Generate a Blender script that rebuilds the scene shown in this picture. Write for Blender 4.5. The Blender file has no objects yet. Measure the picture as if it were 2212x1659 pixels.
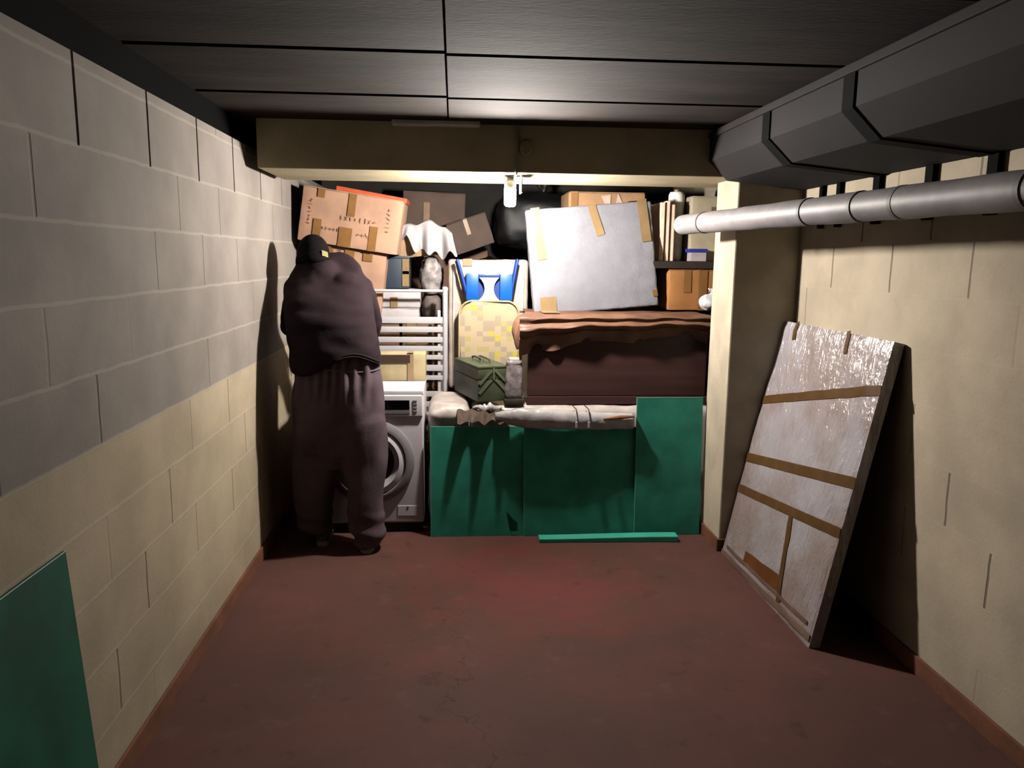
import bpy, bmesh, math, random
from mathutils import Vector, Matrix, Euler, noise
random.seed(7)
S = bpy.context.scene
COL = S.collection
R = math.radians

# ------------------------------------------------------------------ camera
W, H, FPX, EYE = 2212., 1659., 1676., 1.6
PSI, TH, RO = 0.075909, 0.160908, 0.0115
_f = Vector((math.sin(PSI)*math.cos(TH), math.cos(PSI)*math.cos(TH), -math.sin(TH)))
_r0 = Vector((math.cos(PSI), -math.sin(PSI), 0)); _u0 = _r0.cross(_f)
_r = _r0*math.cos(RO)+_u0*math.sin(RO); _u = -_r0*math.sin(RO)+_u0*math.cos(RO)
CAM = Vector((0, 0, EYE))
cd = bpy.data.cameras.new('camera'); co = bpy.data.objects.new('camera', cd); COL.objects.link(co)
co.matrix_world = Matrix(((_r.x, _u.x, -_f.x, CAM.x), (_r.y, _u.y, -_f.y, CAM.y), (_r.z, _u.z, -_f.z, CAM.z), (0, 0, 0, 1)))
cd.sensor_width = 36; cd.lens = FPX/W*36; cd.clip_start = .02
S.camera = co

# ------------------------------------------------------------------ world, exposure, lamp strength
w = bpy.data.worlds.new('world'); S.world = w; w.use_nodes = True
w.node_tree.nodes['Background'].inputs[0].default_value = (.85, .95, 1, 1)
w.node_tree.nodes['Background'].inputs[1].default_value = .003
S.view_settings.view_transform = 'Standard'; S.view_settings.look = 'None'
S.view_settings.gamma = 1; S.view_settings.use_curve_mapping = False
S.view_settings.exposure = 0.0
BULB = 5800.0
ALB = .34
BULB_COL = (1, .925, .85)

# ------------------------------------------------------------------ helpers
def ray(px, py): return _f*FPX+_r*(px-W/2)+_u*(H/2-py)
def F(px, py, Y):
    d = ray(px, py); return CAM+d*(Y/d.y)
def FX(px, py, X):
    d = ray(px, py); return CAM+d*(X/d.x)
def FP(px, py, p0, n):
    d = ray(px, py); return CAM+d*((p0-CAM).dot(n)/d.dot(n))
def lin(c):
    f = lambda v: v/12.92 if v <= .04045 else ((v+.055)/1.055)**2.4
    return tuple(f(v/255) for v in c)
def N(v, s=1., o=0.): return noise.noise(Vector(v)*s+Vector((o, o*.7, -o)))

def nodes(name):
    m = bpy.data.materials.new(name); m.use_nodes = True
    nt = m.node_tree; b = nt.nodes['Principled BSDF']
    return m, nt, b
def mth(nt, op, a, b=None, c=None):
    n = nt.nodes.new('ShaderNodeMath'); n.operation = op
    for i, v in enumerate((a, b, c)):
        if v is None: continue
        if isinstance(v, (int, float)): n.inputs[i].default_value = v
        else: nt.links.new(v, n.inputs[i])
    return n.outputs[0]
def mix(nt, fac, a, b, mode='MIX'):
    n = nt.nodes.new('ShaderNodeMix'); n.data_type = 'RGBA'; n.blend_type = mode
    for i, v in ((0, fac), (6, a), (7, b)):
        if isinstance(v, (int, float)): n.inputs[i].default_value = v
        elif isinstance(v, tuple): n.inputs[i].default_value = (*v[:3], 1)
        else: nt.links.new(v, n.inputs[i])
    return n.outputs[2]
def nz(nt, vec, scale, detail=4, rough=.55, dist=0.):
    n = nt.nodes.new('ShaderNodeTexNoise'); nt.links.new(vec, n.inputs['Vector'])
    n.inputs['Scale'].default_value = scale; n.inputs['Detail'].default_value = detail
    n.inputs['Roughness'].default_value = rough; n.inputs['Distortion'].default_value = dist
    return n.outputs['Fac']
def sstep(nt, x, lo, hi):
    n = nt.nodes.new('ShaderNodeMapRange'); n.interpolation_type = 'SMOOTHSTEP'
    nt.links.new(x, n.inputs[0]); n.inputs[1].default_value = lo; n.inputs[2].default_value = hi
    return n.outputs[0]
def bump(nt, b, h, strength, dist=.01):
    n = nt.nodes.new('ShaderNodeBump'); n.inputs['Strength'].default_value = strength
    n.inputs['Distance'].default_value = dist
    nt.links.new(h, n.inputs['Height']); nt.links.new(n.outputs[0], b.inputs['Normal'])

def M(name, rgb, rough=.7, var=.12, scale=9., bmp=0., bscale=60., metal=0., spec=.5, stretch=None, coat=0.):
    """rgb is an sRGB 0-255 surface colour with a procedural variation"""
    m, nt, b = nodes(name)
    tc = nt.nodes.new('ShaderNodeTexCoord'); vec = tc.outputs['Object']
    if stretch:
        mp = nt.nodes.new('ShaderNodeMapping'); mp.inputs['Scale'].default_value = stretch
        nt.links.new(vec, mp.inputs[0]); vec = mp.outputs[0]
    c = tuple(v*ALB for v in lin(rgb))
    f = nz(nt, vec, scale)
    lo = tuple(v*(1-var*1.6) for v in c); hi = tuple(min(1, v*(1+var)) for v in c)
    nt.links.new(mix(nt, sstep(nt, f, .3, .7), lo, hi), b.inputs['Base Color'])
    b.inputs['Roughness'].default_value = rough; b.inputs['Metallic'].default_value = metal
    b.inputs['Specular IOR Level'].default_value = spec*.6
    b.inputs['Coat Weight'].default_value = coat
    if bmp: bump(nt, b, nz(nt, vec, bscale, 3), bmp, .004)
    return m

def add_box(bm, c, s, rot=None):
    r = bmesh.ops.create_cube(bm, size=1)
    mt = Matrix.Translation(Vector(c)) @ (rot.to_4x4() if rot else Matrix()) @ Matrix.Diagonal((*s, 1))
    bmesh.ops.transform(bm, matrix=mt, verts=r['verts']); return r['verts']
def BX(c, s, bev=0., rot=None, seg=2):
    bm = bmesh.new(); add_box(bm, c, s, rot)
    if bev: bmesh.ops.bevel(bm, geom=bm.edges[:], offset=bev, segments=seg, affect='EDGES', profile=.6)
    return bm
def B2(a, b, bev=0., seg=2):
    a, b = Vector(a), Vector(b)
    return BX((a+b)/2, [abs(v) for v in (b-a)], bev, None, seg)
def add_tube(bm, pts, rad, seg=12, caps=True):
    pts = [Vector(p) for p in pts]; n = len(pts); rings = []
    if not isinstance(rad, (list, tuple)): rad = [rad]*n
    prev = None
    for i, p in enumerate(pts):
        t = (pts[min(i+1, n-1)]-pts[max(i-1, 0)]).normalized()
        if prev is None:
            a = Vector((0, 0, 1)) if abs(t.z) < .9 else Vector((1, 0, 0)); x = t.cross(a).normalized()
        else:
            x = (prev-t*prev.dot(t)).normalized()
        prev = x; y = t.cross(x)
        rings.append([bm.verts.new(p+(x*math.cos(k/seg*2*math.pi)+y*math.sin(k/seg*2*math.pi))*rad[i]) for k in range(seg)])
    for a, b in zip(rings, rings[1:]):
        for k in range(seg): bm.faces.new((a[k], a[(k+1) % seg], b[(k+1) % seg], b[k]))
    if caps: bm.faces.new(rings[0][::-1]); bm.faces.new(rings[-1])
def TB(pts, rad, seg=12):
    bm = bmesh.new(); add_tube(bm, pts, rad, seg); return bm
def add_loft(bm, rings, caps=True):
    rs = [[bm.verts.new(Vector(p)) for p in r] for r in rings]; n = len(rs[0])
    for a, b in zip(rs, rs[1:]):
        for k in range(n): bm.faces.new((a[k], a[(k+1) % n], b[(k+1) % n], b[k]))
    if caps: bm.faces.new(rs[0][::-1]); bm.faces.new(rs[-1])
def ell(c, a, b, n=28, axis=(0, 0, 1), p=2.0, yaw=0.):
    """superellipse ring around c, normal to axis, half sizes a (sideways) and b (fore-aft)"""
    c = Vector(c); ax = Vector(axis).normalized()
    x = Vector((1, 0, 0)); x = (x-ax*x.dot(ax)).normalized(); y = ax.cross(x)
    out = []
    for k in range(n):
        t = k/n*2*math.pi+yaw; q = math.cos(t); s = math.sin(t)
        out.append(c+x*a*math.copysign(abs(q)**(2/p), q)+y*b*math.copysign(abs(s)**(2/p), s))
    return out
def lathe(bm, prof, seg=32, mt=None):
    rs = [[bm.verts.new((r*math.cos(k/seg*2*math.pi), r*math.sin(k/seg*2*math.pi), z)) for k in range(seg)] for r, z in prof]
    vs = [v for r in rs for v in r]
    for a, b in zip(rs, rs[1:]):
        for k in range(seg): bm.faces.new((a[k], a[(k+1) % seg], b[(k+1) % seg], b[k]))
    if prof[0][0] > 1e-5: bm.faces.new(rs[0][::-1])
    if prof[-1][0] > 1e-5: bm.faces.new(rs[-1])
    if mt: bmesh.ops.transform(bm, matrix=mt, verts=vs)
def add_ball(bm, c, r, seg=20):
    q = bmesh.ops.create_uvsphere(bm, u_segments=seg, v_segments=seg//2+2, radius=1)
    r = r if isinstance(r, (list, tuple)) else (r, r, r)
    bmesh.ops.transform(bm, matrix=Matrix.Translation(Vector(c)) @ Matrix.Diagonal((*r, 1)), verts=q['verts'])
    return q['verts']
def subdiv(bm, size):
    for _ in range(6):
        es = [e for e in bm.edges if e.calc_length() > size]
        if not es: break
        bmesh.ops.subdivide_edges(bm, edges=es, cuts=1, use_grid_fill=True)
    return bm
def crinkle(bm, amp, sc, o=0., f=None):
    bm.normal_update()
    ds = [(v, v.normal.copy()) for v in bm.verts]
    for v, n in ds:
        k = N(v.co, sc, o)+.5*N(v.co, sc*2.3, o+5)
        v.co += n*amp*k*(f(v.co) if f else 1)
    return bm
def solid(bm, t):
    bmesh.ops.solidify(bm, geom=bm.faces[:], thickness=t); return bm
def grid(nx, ny, fn):
    bm = bmesh.new()
    vs = [[bm.verts.new(Vector(fn(i/nx, j/ny))) for j in range(ny+1)] for i in range(nx+1)]
    for i in range(nx):
        for j in range(ny): bm.faces.new((vs[i][j], vs[i+1][j], vs[i+1][j+1], vs[i][j+1]))
    return bm

def obj(name, bm, mat, parent=None, smooth=False, world=True, label=None):
    """one mesh object; with a parent, world=True means the mesh was drawn in world coordinates"""
    if parent is not None and world:
        mt = parent.matrix_basis; q = parent
        while q.parent is not None: q = q.parent; mt = q.matrix_basis @ mt
        bmesh.ops.transform(bm, matrix=mt.inverted(), verts=bm.verts[:])
    bmesh.ops.recalc_face_normals(bm, faces=bm.faces[:])
    me = bpy.data.meshes.new(name); bm.to_mesh(me); bm.free()
    if smooth:
        for p in me.polygons: p.use_smooth = True
        if smooth != 'all': me.set_sharp_from_angle(angle=R(40))
    o = bpy.data.objects.new(name, me); COL.objects.link(o)
    o.data.materials.append(mat)
    if parent is not None: o.parent = parent
    if label: o['label'] = label
    return o
def tag(o, label, cat, group=None):
    o['label'] = label; o['category'] = cat
    if group: o['group'] = group
    return o
def thing(name, label, cat, loc=(0, 0, 0), rot=(0, 0, 0), group=None):
    o = bpy.data.objects.new(name, None); COL.objects.link(o)
    o.empty_display_size = .1
    o.matrix_basis = Matrix.Translation(Vector(loc)) @ Euler(rot).to_matrix().to_4x4()
    return tag(o, label, cat, group)
def single(name, bm, mat, label, cat, base, smooth=False, group=None):
    """a thing that is one mesh, drawn in world coordinates, origin put at base"""
    bmesh.ops.translate(bm, vec=-Vector(base), verts=bm.verts[:])
    o = obj(name, bm, mat, None, smooth); o.location = base
    return tag(o, label, cat, group)
def struct(name, bm, mat, parent=None, smooth=False):
    o = obj(name, bm, mat, parent, smooth)
    o['kind'] = 'structure'
    return o
def remesh(bm, voxel, it=4, fac=.5):
    me = bpy.data.meshes.new('t'); bmesh.ops.recalc_face_normals(bm, faces=bm.faces[:]); bm.to_mesh(me); bm.free()
    o = bpy.data.objects.new('t', me); COL.objects.link(o)
    m = o.modifiers.new('r', 'REMESH'); m.mode = 'VOXEL'; m.voxel_size = voxel
    if it:
        s = o.modifiers.new('s', 'SMOOTH'); s.iterations = it; s.factor = fac
    dg = bpy.context.evaluated_depsgraph_get(); dg.update()
    out = bmesh.new(); out.from_mesh(o.evaluated_get(dg).to_mesh())
    bpy.data.objects.remove(o); bpy.data.meshes.remove(me)
    return out

# ------------------------------------------------------------------ setting
XL, XR, WT, ZC, YB, ZB = -1.02, 1.82, 2.135, 2.26, 4.03, 2.025

def block_mat(name, low, high=None, split=1.05, phase=2.02, jd=.55, nscale=55., hjm=.22):
    m, nt, b = nodes(name)
    g = nt.nodes.new('ShaderNodeNewGeometry'); sp = nt.nodes.new('ShaderNodeSeparateXYZ')
    nt.links.new(g.outputs['Position'], sp.inputs[0]); pos = g.outputs['Position']
    y, z = sp.outputs[1], sp.outputs[2]
    wob = mth(nt, 'MULTIPLY', mth(nt, 'SUBTRACT', nz(nt, pos, 9, 2), .5), .012)
    zz = mth(nt, 'ADD', z, wob); yy = mth(nt, 'ADD', mth(nt, 'SUBTRACT', y, phase), wob)
    row = mth(nt, 'FLOOR', mth(nt, 'DIVIDE', zz, .21))
    off = mth(nt, 'MULTIPLY', mth(nt, 'FLOORED_MODULO', row, 2), .255)
    u = mth(nt, 'DIVIDE', mth(nt, 'ADD', yy, off), .51)
    fu = mth(nt, 'ABSOLUTE', mth(nt, 'SUBTRACT', mth(nt, 'FRACT', mth(nt, 'ADD', u, .5)), .5))
    fz = mth(nt, 'ABSOLUTE', mth(nt, 'SUBTRACT', mth(nt, 'FRACT', mth(nt, 'ADD', mth(nt, 'DIVIDE', zz, .21), .5)), .5))
    vj = mth(nt, 'SUBTRACT', 1, sstep(nt, fu, .006, .017))
    hj = mth(nt, 'SUBTRACT', 1, sstep(nt, fz, .012, .04))
    cb = nt.nodes.new('ShaderNodeCombineXYZ'); nt.links.new(row, cb.inputs[0])
    nt.links.new(mth(nt, 'FLOOR', mth(nt, 'ADD', u, .5)), cb.inputs[1])
    wn = nt.nodes.new('ShaderNodeTexWhiteNoise'); nt.links.new(cb.outputs[0], wn.inputs['Vector'])
    depth = sstep(nt, wn.outputs['Value'], .25, .8)
    vjd = mth(nt, 'MULTIPLY', mth(nt, 'MULTIPLY', vj, depth), mth(nt, 'SUBTRACT', 1, hj))
    blot = nz(nt, pos, 3.2, 6); grain = nz(nt, pos, nscale, 4, .7); pits = nz(nt, pos, 120, 2)
    def shade(c):
        c = tuple(v*.38 for v in lin(c))
        return mix(nt, sstep(nt, blot, .25, .75), tuple(v*.80 for v in c), tuple(v*1.12 for v in c))
    base = shade(low)
    if high: base = mix(nt, sstep(nt, zz, split-.004, split+.004), base, shade(high))
    base = mix(nt, mth(nt, 'MULTIPLY', sstep(nt, grain, .35, .3), .35), base, (.10, .09, .07))
    base = mix(nt, mth(nt, 'MULTIPLY', hj, hjm), base, (.30, .275, .23))
    base = mix(nt, mth(nt, 'MULTIPLY', vjd, jd), base, (.05, .042, .03))
    nt.links.new(base, b.inputs['Base Color']); b.inputs['Roughness'].default_value = .9
    b.inputs['Specular IOR Level'].default_value = .2
    hgt = mth(nt, 'ADD', mth(nt, 'MULTIPLY', grain, .25), mth(nt, 'ADD', mth(nt, 'MULTIPLY', hj, .18 if hjm > .1 else .03), mth(nt, 'MULTIPLY', vjd, -.9)))
    bump(nt, b, hgt, .5, .008)
    return m

m_left = block_mat('block_wall_half_painted', (200, 184, 156), (160, 151, 143))
m_right = block_mat('block_wall_cream', (216, 201, 176), None, phase=1.87, jd=.7, hjm=.07)
m_cream = M('cream_paint', (230, 216, 190), .85, .10, 5, .3, 70)

def floor_mat():
    m, nt, b = nodes('red_painted_concrete')
    g = nt.nodes.new('ShaderNodeNewGeometry'); pos = g.outputs['Position']
    a = nz(nt, pos, 1.6, 6); d = nz(nt, pos, 7, 6, .65); f = nz(nt, pos, 70, 3, .7)
    red, brown, dust = [tuple(v*.50 for v in lin(q)) for q in ((104, 68, 63), (92, 65, 59), (116, 93, 86))]
    c = mix(nt, sstep(nt, a, .35, .65), brown, red)
    # a fresher red patch of paint with its own outline
    vd = nt.nodes.new('ShaderNodeVectorMath'); vd.operation = 'DISTANCE'
    nt.links.new(pos, vd.inputs[0]); vd.inputs[1].default_value = (.38, 3.62, 0)
    dd = mth(nt, 'ADD', vd.outputs['Value'], mth(nt, 'MULTIPLY', mth(nt, 'SUBTRACT', nz(nt, pos, 3, 6, .65), .5), 2.2))
    c = mix(nt, mth(nt, 'MULTIPLY', mth(nt, 'SUBTRACT', 1, sstep(nt, dd, .05, .75)), .55), c, tuple(v*.52 for v in lin((124, 60, 58))))
    c = mix(nt, mth(nt, 'MULTIPLY', sstep(nt, d, .56, .75), .5), c, dust)
    c = mix(nt, mth(nt, 'MULTIPLY', sstep(nt, d, .42, .28), .45), c, (.016, .009, .007))
    # hairline crack
    sp = nt.nodes.new('ShaderNodeSeparateXYZ'); nt.links.new(pos, sp.inputs[0])
    cx = mth(nt, 'ADD', sp.outputs[0], mth(nt, 'MULTIPLY', mth(nt, 'SUBTRACT', nz(nt, pos, 2.4, 5), .5), .9))
    line = mth(nt, 'SUBTRACT', 1, sstep(nt, mth(nt, 'ABSOLUTE', mth(nt, 'SUBTRACT', cx, .05)), .0015, .006))
    line = mth(nt, 'MULTIPLY', line, sstep(nt, sp.outputs[1], 3.5, 3.3))
    c = mix(nt, mth(nt, 'MULTIPLY', line, .55), c, (.02, .012, .01))
    c = mix(nt, mth(nt, 'MULTIPLY', sstep(nt, f, .62, .75), .25), c, dust)
    nt.links.new(c, b.inputs['Base Color']); b.inputs['Roughness'].default_value = .8
    b.inputs['Specular IOR Level'].default_value = .12
    bump(nt, b, mth(nt, 'ADD', mth(nt, 'MULTIPLY', d, .6), mth(nt, 'MULTIPLY', f, .3)), .25, .006)
    return m
struct('floor', B2((-2.7, -2.2, -.12), (2.1, 6.7, 0)), floor_mat())

# left wall: courses of hollow blocks, its top course ends short of the slab
bm = B2((XL-.2, -2.2, 0), (XL, 6.7, 1.89))
y = 1.765-.51*8
while y < 6.7:                       # top course, block by block with open joints
    a, b_ = max(y+.007, -2.2), min(y+.503, 6.7)
    if b_ > a: add_box(bm, (XL-.1, (a+b_)/2, (1.89+WT)/2), (.2, b_-a, WT-1.89))
    y += .51
struct('wall_left', bm, m_left)
struct('wall_right', B2((XR, -2.2, 0), (XR+.2, 6.7, ZC)), m_right)
struct('wall_back', B2((-2.7, 6.5, 0), (XR, 6.7, ZC)), M('rough_concrete', (56, 52, 48), .9, .2, 4, .4, 40))
struct('wall_beyond', B2((-2.7, -2.2, 0), (-2.6, 6.5, ZC)), M('dark_block', (60, 57, 54), .9, .2, 4, .4, 40))

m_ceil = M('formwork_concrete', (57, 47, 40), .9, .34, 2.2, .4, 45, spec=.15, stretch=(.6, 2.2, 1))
bm = B2((-2.7, -2.2, ZC+.03), (2.1, 6.7, ZC+.15))
for y0, y1 in [(-2.2, -.14), (-.12, .57), (.59, 1.28), (1.30, 1.98), (2.0, 2.67), (2.71, 3.38), (3.425, YB+.1), (YB+.11, 4.9), (4.91, 6.7)]:
    for x0, x1 in ((-2.7, -.03), (-.022, 2.1)):
        s = .006*math.sin(y0*9+x0)
        add_box(bm, ((x0+x1)/2, (y0+y1)/2, ZC+.02+s), (x1-x0, y1-y0, .04))
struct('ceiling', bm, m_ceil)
struct('trim_1', B2((XL+.055, YB, ZB), (XR, YB+.60, ZC+.02), .006), M('beam_paint', (228, 212, 172), .85, .12, 3, .3, 50))
struct('trim_2', B2((1.47, YB, 0), (XR+.01, YB+.33, ZB+.01), .008), m_cream)
m_base = M('bare_red_brown_band', (150, 96, 68), .8, .22, 6, .3, 60)
struct('baseboard_left', B2((XL, -2.2, 0), (XL+.012, 6.5, .075), .003), m_base)
struct('baseboard_right', B2((XR-.012, -2.2, 0), (XR, YB, .075), .003), m_base)
bm = B2((1.458, YB-.012, 0), (XR-.012, YB, .07), .003); add_box(bm, (1.464, YB+.165, .035), (.012, .33, .07))
struct('baseboard_pillar', bm, m_base)

struct('gap_blocker', B2((XL-.19, -2.2, WT), (XL-.035, 6.5, ZC+.01)), M('black_gap_shade', (16, 15, 14), .95, spec=.05))  # black strip added to block the open gap over the wall, so it reads dark
# patch of bounced light painted as a pale strip where slab meets beam
single('light_patch', B2((-.30, YB-.085, ZC-.022), (.13, YB-.002, ZC-.002), .004), M('pale_light_patch', (250, 244, 232), .8),
       'painted patch of light, a pale strip on the ceiling against the beam, left of the lamp cable', 'light_patch', (-.08, YB-.04, ZC-.022))

# ------------------------------------------------------------------ ceiling duct, pipe
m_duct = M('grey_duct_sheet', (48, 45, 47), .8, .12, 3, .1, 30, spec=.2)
m_black = M('black_band', (7, 7, 7), .9, spec=.1)
DX0, DX1, DZ = 1.305, 1.80, 2.245
prof = [(DX0, DZ), (DX0, 2.10), (1.405, 2.005), (DX1, 1.966), (DX1, DZ)]
duct = thing('ventilation_duct', 'large grey boxed duct under the ceiling along right wall, held by black bands', 'duct', (1.55, 1.0, 2.0))
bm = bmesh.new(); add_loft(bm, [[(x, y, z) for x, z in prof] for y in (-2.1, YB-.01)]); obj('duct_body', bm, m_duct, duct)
obj('flange', B2((DX0-.012, -2.1, DZ-.035), (DX0+.004, YB-.012, DZ-.005), .003), m_duct, duct)
def band(y0, y1):
    bm = bmesh.new(); e = .006
    pr = [(DX0-e, DZ), (DX0-e, 2.10-e*.4), (1.405-e*.3, 2.005-e), (DX1, 1.966-e)]
    out = []
    inn = [(DX0, DZ), (DX0, 2.10), (1.405, 2.005), (DX1, 1.966)]
    add_loft(bm, [[(x, y, z) for x, z in pr+inn[::-1]] for y in (y0, y1)])
    return bm
yA = FX(1656, 290, DX0).y; yB_ = FX(1836, 200, DX0).y
for yc, wd in ((yA, .075), (yB_, .075), (yB_-1.0, .07)):
    obj('black_band', band(yc-wd/2, yc+wd/2), m_black, duct)

m_pipe = M('pipe_lagging', (176, 170, 172), .55, .10, 10, .25, 25)
pa, pb = Vector((1.25, 4.25, 1.79)), Vector((1.47, 1.7, 1.785))
pc = pb+(pb-pa)*1.3
pipe = thing('insulated_pipe', 'pale grey lagged pipe running along right wall below the duct', 'pipe', pa)
bm = bmesh.new(); pts = [pa.lerp(pc, i/60) for i in range(61)]
add_tube(bm, pts, [.052+.0015*math.sin(i*1.7) for i in range(61)], 24); obj('pipe_body', bm, m_pipe, pipe, True)
m_joint = M('joint_tape', (150, 146, 146), .6)
def onpipe(y): return pa.lerp(pc, (pa.y-y)/(pa.y-pc.y))
for y in (3.95, 2.95, 2.62, 2.4, 1.9):
    q = onpipe(y); d = (pc-pa).normalized()
    obj('joint_tape', TB([q-d*.009, q+d*.009], .0545, 24), m_joint, pipe, True)
for px, wd in ((1775, .032), (1812, .034), (1893, .05), (2005, .048), (2140, .052)):
    yw = FX(px, 400, XR-.02).y; q = onpipe(yw); bm = bmesh.new()
    add_box(bm, (XR-.012, yw, 1.865), (.02, wd, .206)); add_box(bm, ((q.x+XR)/2+.02, yw, q.z), (XR-q.x-.07, .02, .02))
    obj('wall_bracket', bm, m_black, pipe)

# ------------------------------------------------------------------ lamp
LX, LY = .295, YB+.13
lamp = thing('ceiling_lamp', 'bare lit energy-saving bulb hanging under the beam with its holder and cable', 'lamp', (LX, LY, ZB))
mb, nt, b = nodes('lit_bulb')
b.inputs['Base Color'].default_value = (1, 1, 1, 1); b.inputs['Emission Color'].default_value = (*BULB_COL, 1); b.inputs['Emission Strength'].default_value = BULB
bm = bmesh.new()
for k, (dx, dy, ln) in enumerate(((-.012, -.012, .085), (.014, -.004, .085), (0, .016, .085))):
    a = k*2.1; ux, uy = math.cos(a)*.010, math.sin(a)*.010; c = Vector((LX+dx*1.2, LY+dy*1.2, ZB-.068))
    pts = [c+Vector((ux, uy, 0)), c+Vector((ux, uy, -ln+.01))]+[c+Vector((ux*math.cos(t), uy*math.cos(t), -ln+.01-.010*math.sin(t))) for t in [R(v) for v in range(30, 180, 30)]]+[c+Vector((-ux, -uy, -ln+.01)), c+Vector((-ux, -uy, 0))]
    add_tube(bm, pts, .0068, 10)
bulb_bm = bm
m_white = M('white_plastic', (225, 222, 215), .4, .04)
bm = bmesh.new(); lathe(bm, [(.014, -.02), (.03, -.03), (.032, -.055), (.028, -.072), (0, -.072)], 24, Matrix.Translation((LX, LY, ZB))); ball = obj('ballast', bm, m_white, lamp, True); obj('bulb', bulb_bm, mb, ball, 'all', label='lit glowing tubes')
bm = bmesh.new(); lathe(bm, [(.03, 0), (.03, -.006), (.019, -.01), (.019, -.03), (0, -.03)], 24, Matrix.Translation((LX, LY, ZB))); obj('lamp_holder', bm, M('dark_holder', (40, 36, 32), .5), lamp, True)
bm = bmesh.new(); add_box(bm, (LX+.056, LY, ZB-.045), (.006, .12, .088)); add_box(bm, (LX+.03, LY, ZB-.006), (.05, .06, .006)); obj('bracket', bm, M('grey_bracket', (120, 116, 110), .5), lamp)
obj('cable', TB([(.32, YB-.008, ZC), (.322, YB-.009, 2.15), (.319, YB-.008, ZB+.01), (.318, YB-.004, ZB-.006), (.315, LY-.02, ZB-.008), (.305, LY-.02, ZB-.006)], .005, 8), M('pale_cable', (170, 158, 136), .5), lamp, True)
bm = bmesh.new(); q = F(1135, 320, YB)
lathe(bm, [(.030, 0), (.030, .022), (.024, .03), (0, .031)], 24, Matrix.Translation((q.x, YB-.001, q.z)) @ Matrix.Rotation(math.pi/2, 4, 'X') @ Matrix.Diagonal((1, 1.35, 1, 1)))
single('junction_box', bm, M('box_cream', (178, 162, 130), .6), 'small oval junction box on the face of the beam beside the lamp cable', 'junction box', (q.x, YB, q.z), True)

# ------------------------------------------------------------------ green boards
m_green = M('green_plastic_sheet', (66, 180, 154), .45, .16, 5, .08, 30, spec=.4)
m_edge = M('pale_green_edge', (110, 205, 178), .5, .05)
def board(label, p, t=.010, edges=('left', 'top'), grp='green plastic boards', mat=None):
    """p: bottom-left, bottom-right, top-right, top-left corners of the front face (world)"""
    p = [Vector(v) for v in p]; n = (p[1]-p[0]).cross(p[3]-p[0]).normalized()
    n = -n if n.y < 0 and abs(n.y) > .5 else n
    root = thing('plastic_board', label, 'board', (p[0]+p[1])/2, (0, 0, 0), grp)
    bm = bmesh.new(); add_loft(bm, [p, [v+n*t for v in p]]); bmesh.ops.bevel(bm, geom=bm.edges[:], offset=.0015, segments=1, affect='EDGES')
    obj('sheet', bm, mat or m_green, root)
    for e in edges:
        a, b_ = {'left': (p[0], p[3]), 'top': (p[3], p[2]), 'right': (p[1], p[2])}[e]
        bm = bmesh.new(); c = (p[0]+p[1]+p[2]+p[3])/4; inw = (c-(a+b_)/2); d = (b_-a).normalized(); inw = (inw-d*inw.dot(d)).normalized()
        add_loft(bm, [[v-n*.0006-inw*.0008, v-n*.0006+inw*.0035, v+n*t*1.0+inw*.0035, v+n*t*1.0-inw*.0008] for v in (a, b_)])
        obj('edge', bm, m_edge, root, label='paler green cut edge')
    return root
def gb(x0, x1, z1, yb, yt, **k): return [(x0, yb, 0), (x1, yb, 0), (x1, yt, z1), (x0, yt, z1)]
gl = board('green plastic board standing beside the washing machine, torn near its lower right', gb(-.133, .44, .64, 4.318, 4.372), edges=('left', 'top'))
# torn flap on the left board
bm = grid(4, 6, lambda u, v: (.325+.045*u-.02*v*(1-u), 4.318+.054*(.08+.10*v)/.64*.64/.64-.004-.022*math.sin(u*2.2)*(.3+v), .028+.115*v*(1-.55*u)))
obj('torn_flap', solid(bm, .002), m_green, gl)
board('green plastic board in the middle of the row, its left edge over the first board', gb(.405, 1.10, .636, 4.303, 4.357), edges=('left', 'top'))
board('tallest green plastic board, standing against the pillar', gb(1.055, 1.445, .813, 4.287, 4.34), edges=('left', 'top'))
bm = BX((0, 0, .014), (.80, .075, .028), .004); subdiv(bm, .08)
for v in bm.verts: v.co.z += .006*math.sin(v.co.x*4)*(v.co.z > .01); v.co.y += .006*math.sin(v.co.x*3+1)
o = single('plastic_strip', bm, M('green_foam', (84, 226, 194), .5, .06), 'narrow light green strip lying flat on floor before the green boards', 'strip', (0, 0, 0))
o.location = (.885, 4.215, .001); o.rotation_euler = (0, 0, R(-2.2))
board('large green plastic board leaning on the left wall in the near foreground', [(-.965, .55, 0), (-.945, 1.965, 0), (-.99, 1.95, .855), (-1.0, .55, .86)], t=.010, edges=(), mat=M('shaded_green_plastic_sheet', (34, 112, 92), .5, .18, 5, .08, 30))  # same green sheet as the others, dimmer light put into a darker colour

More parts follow.
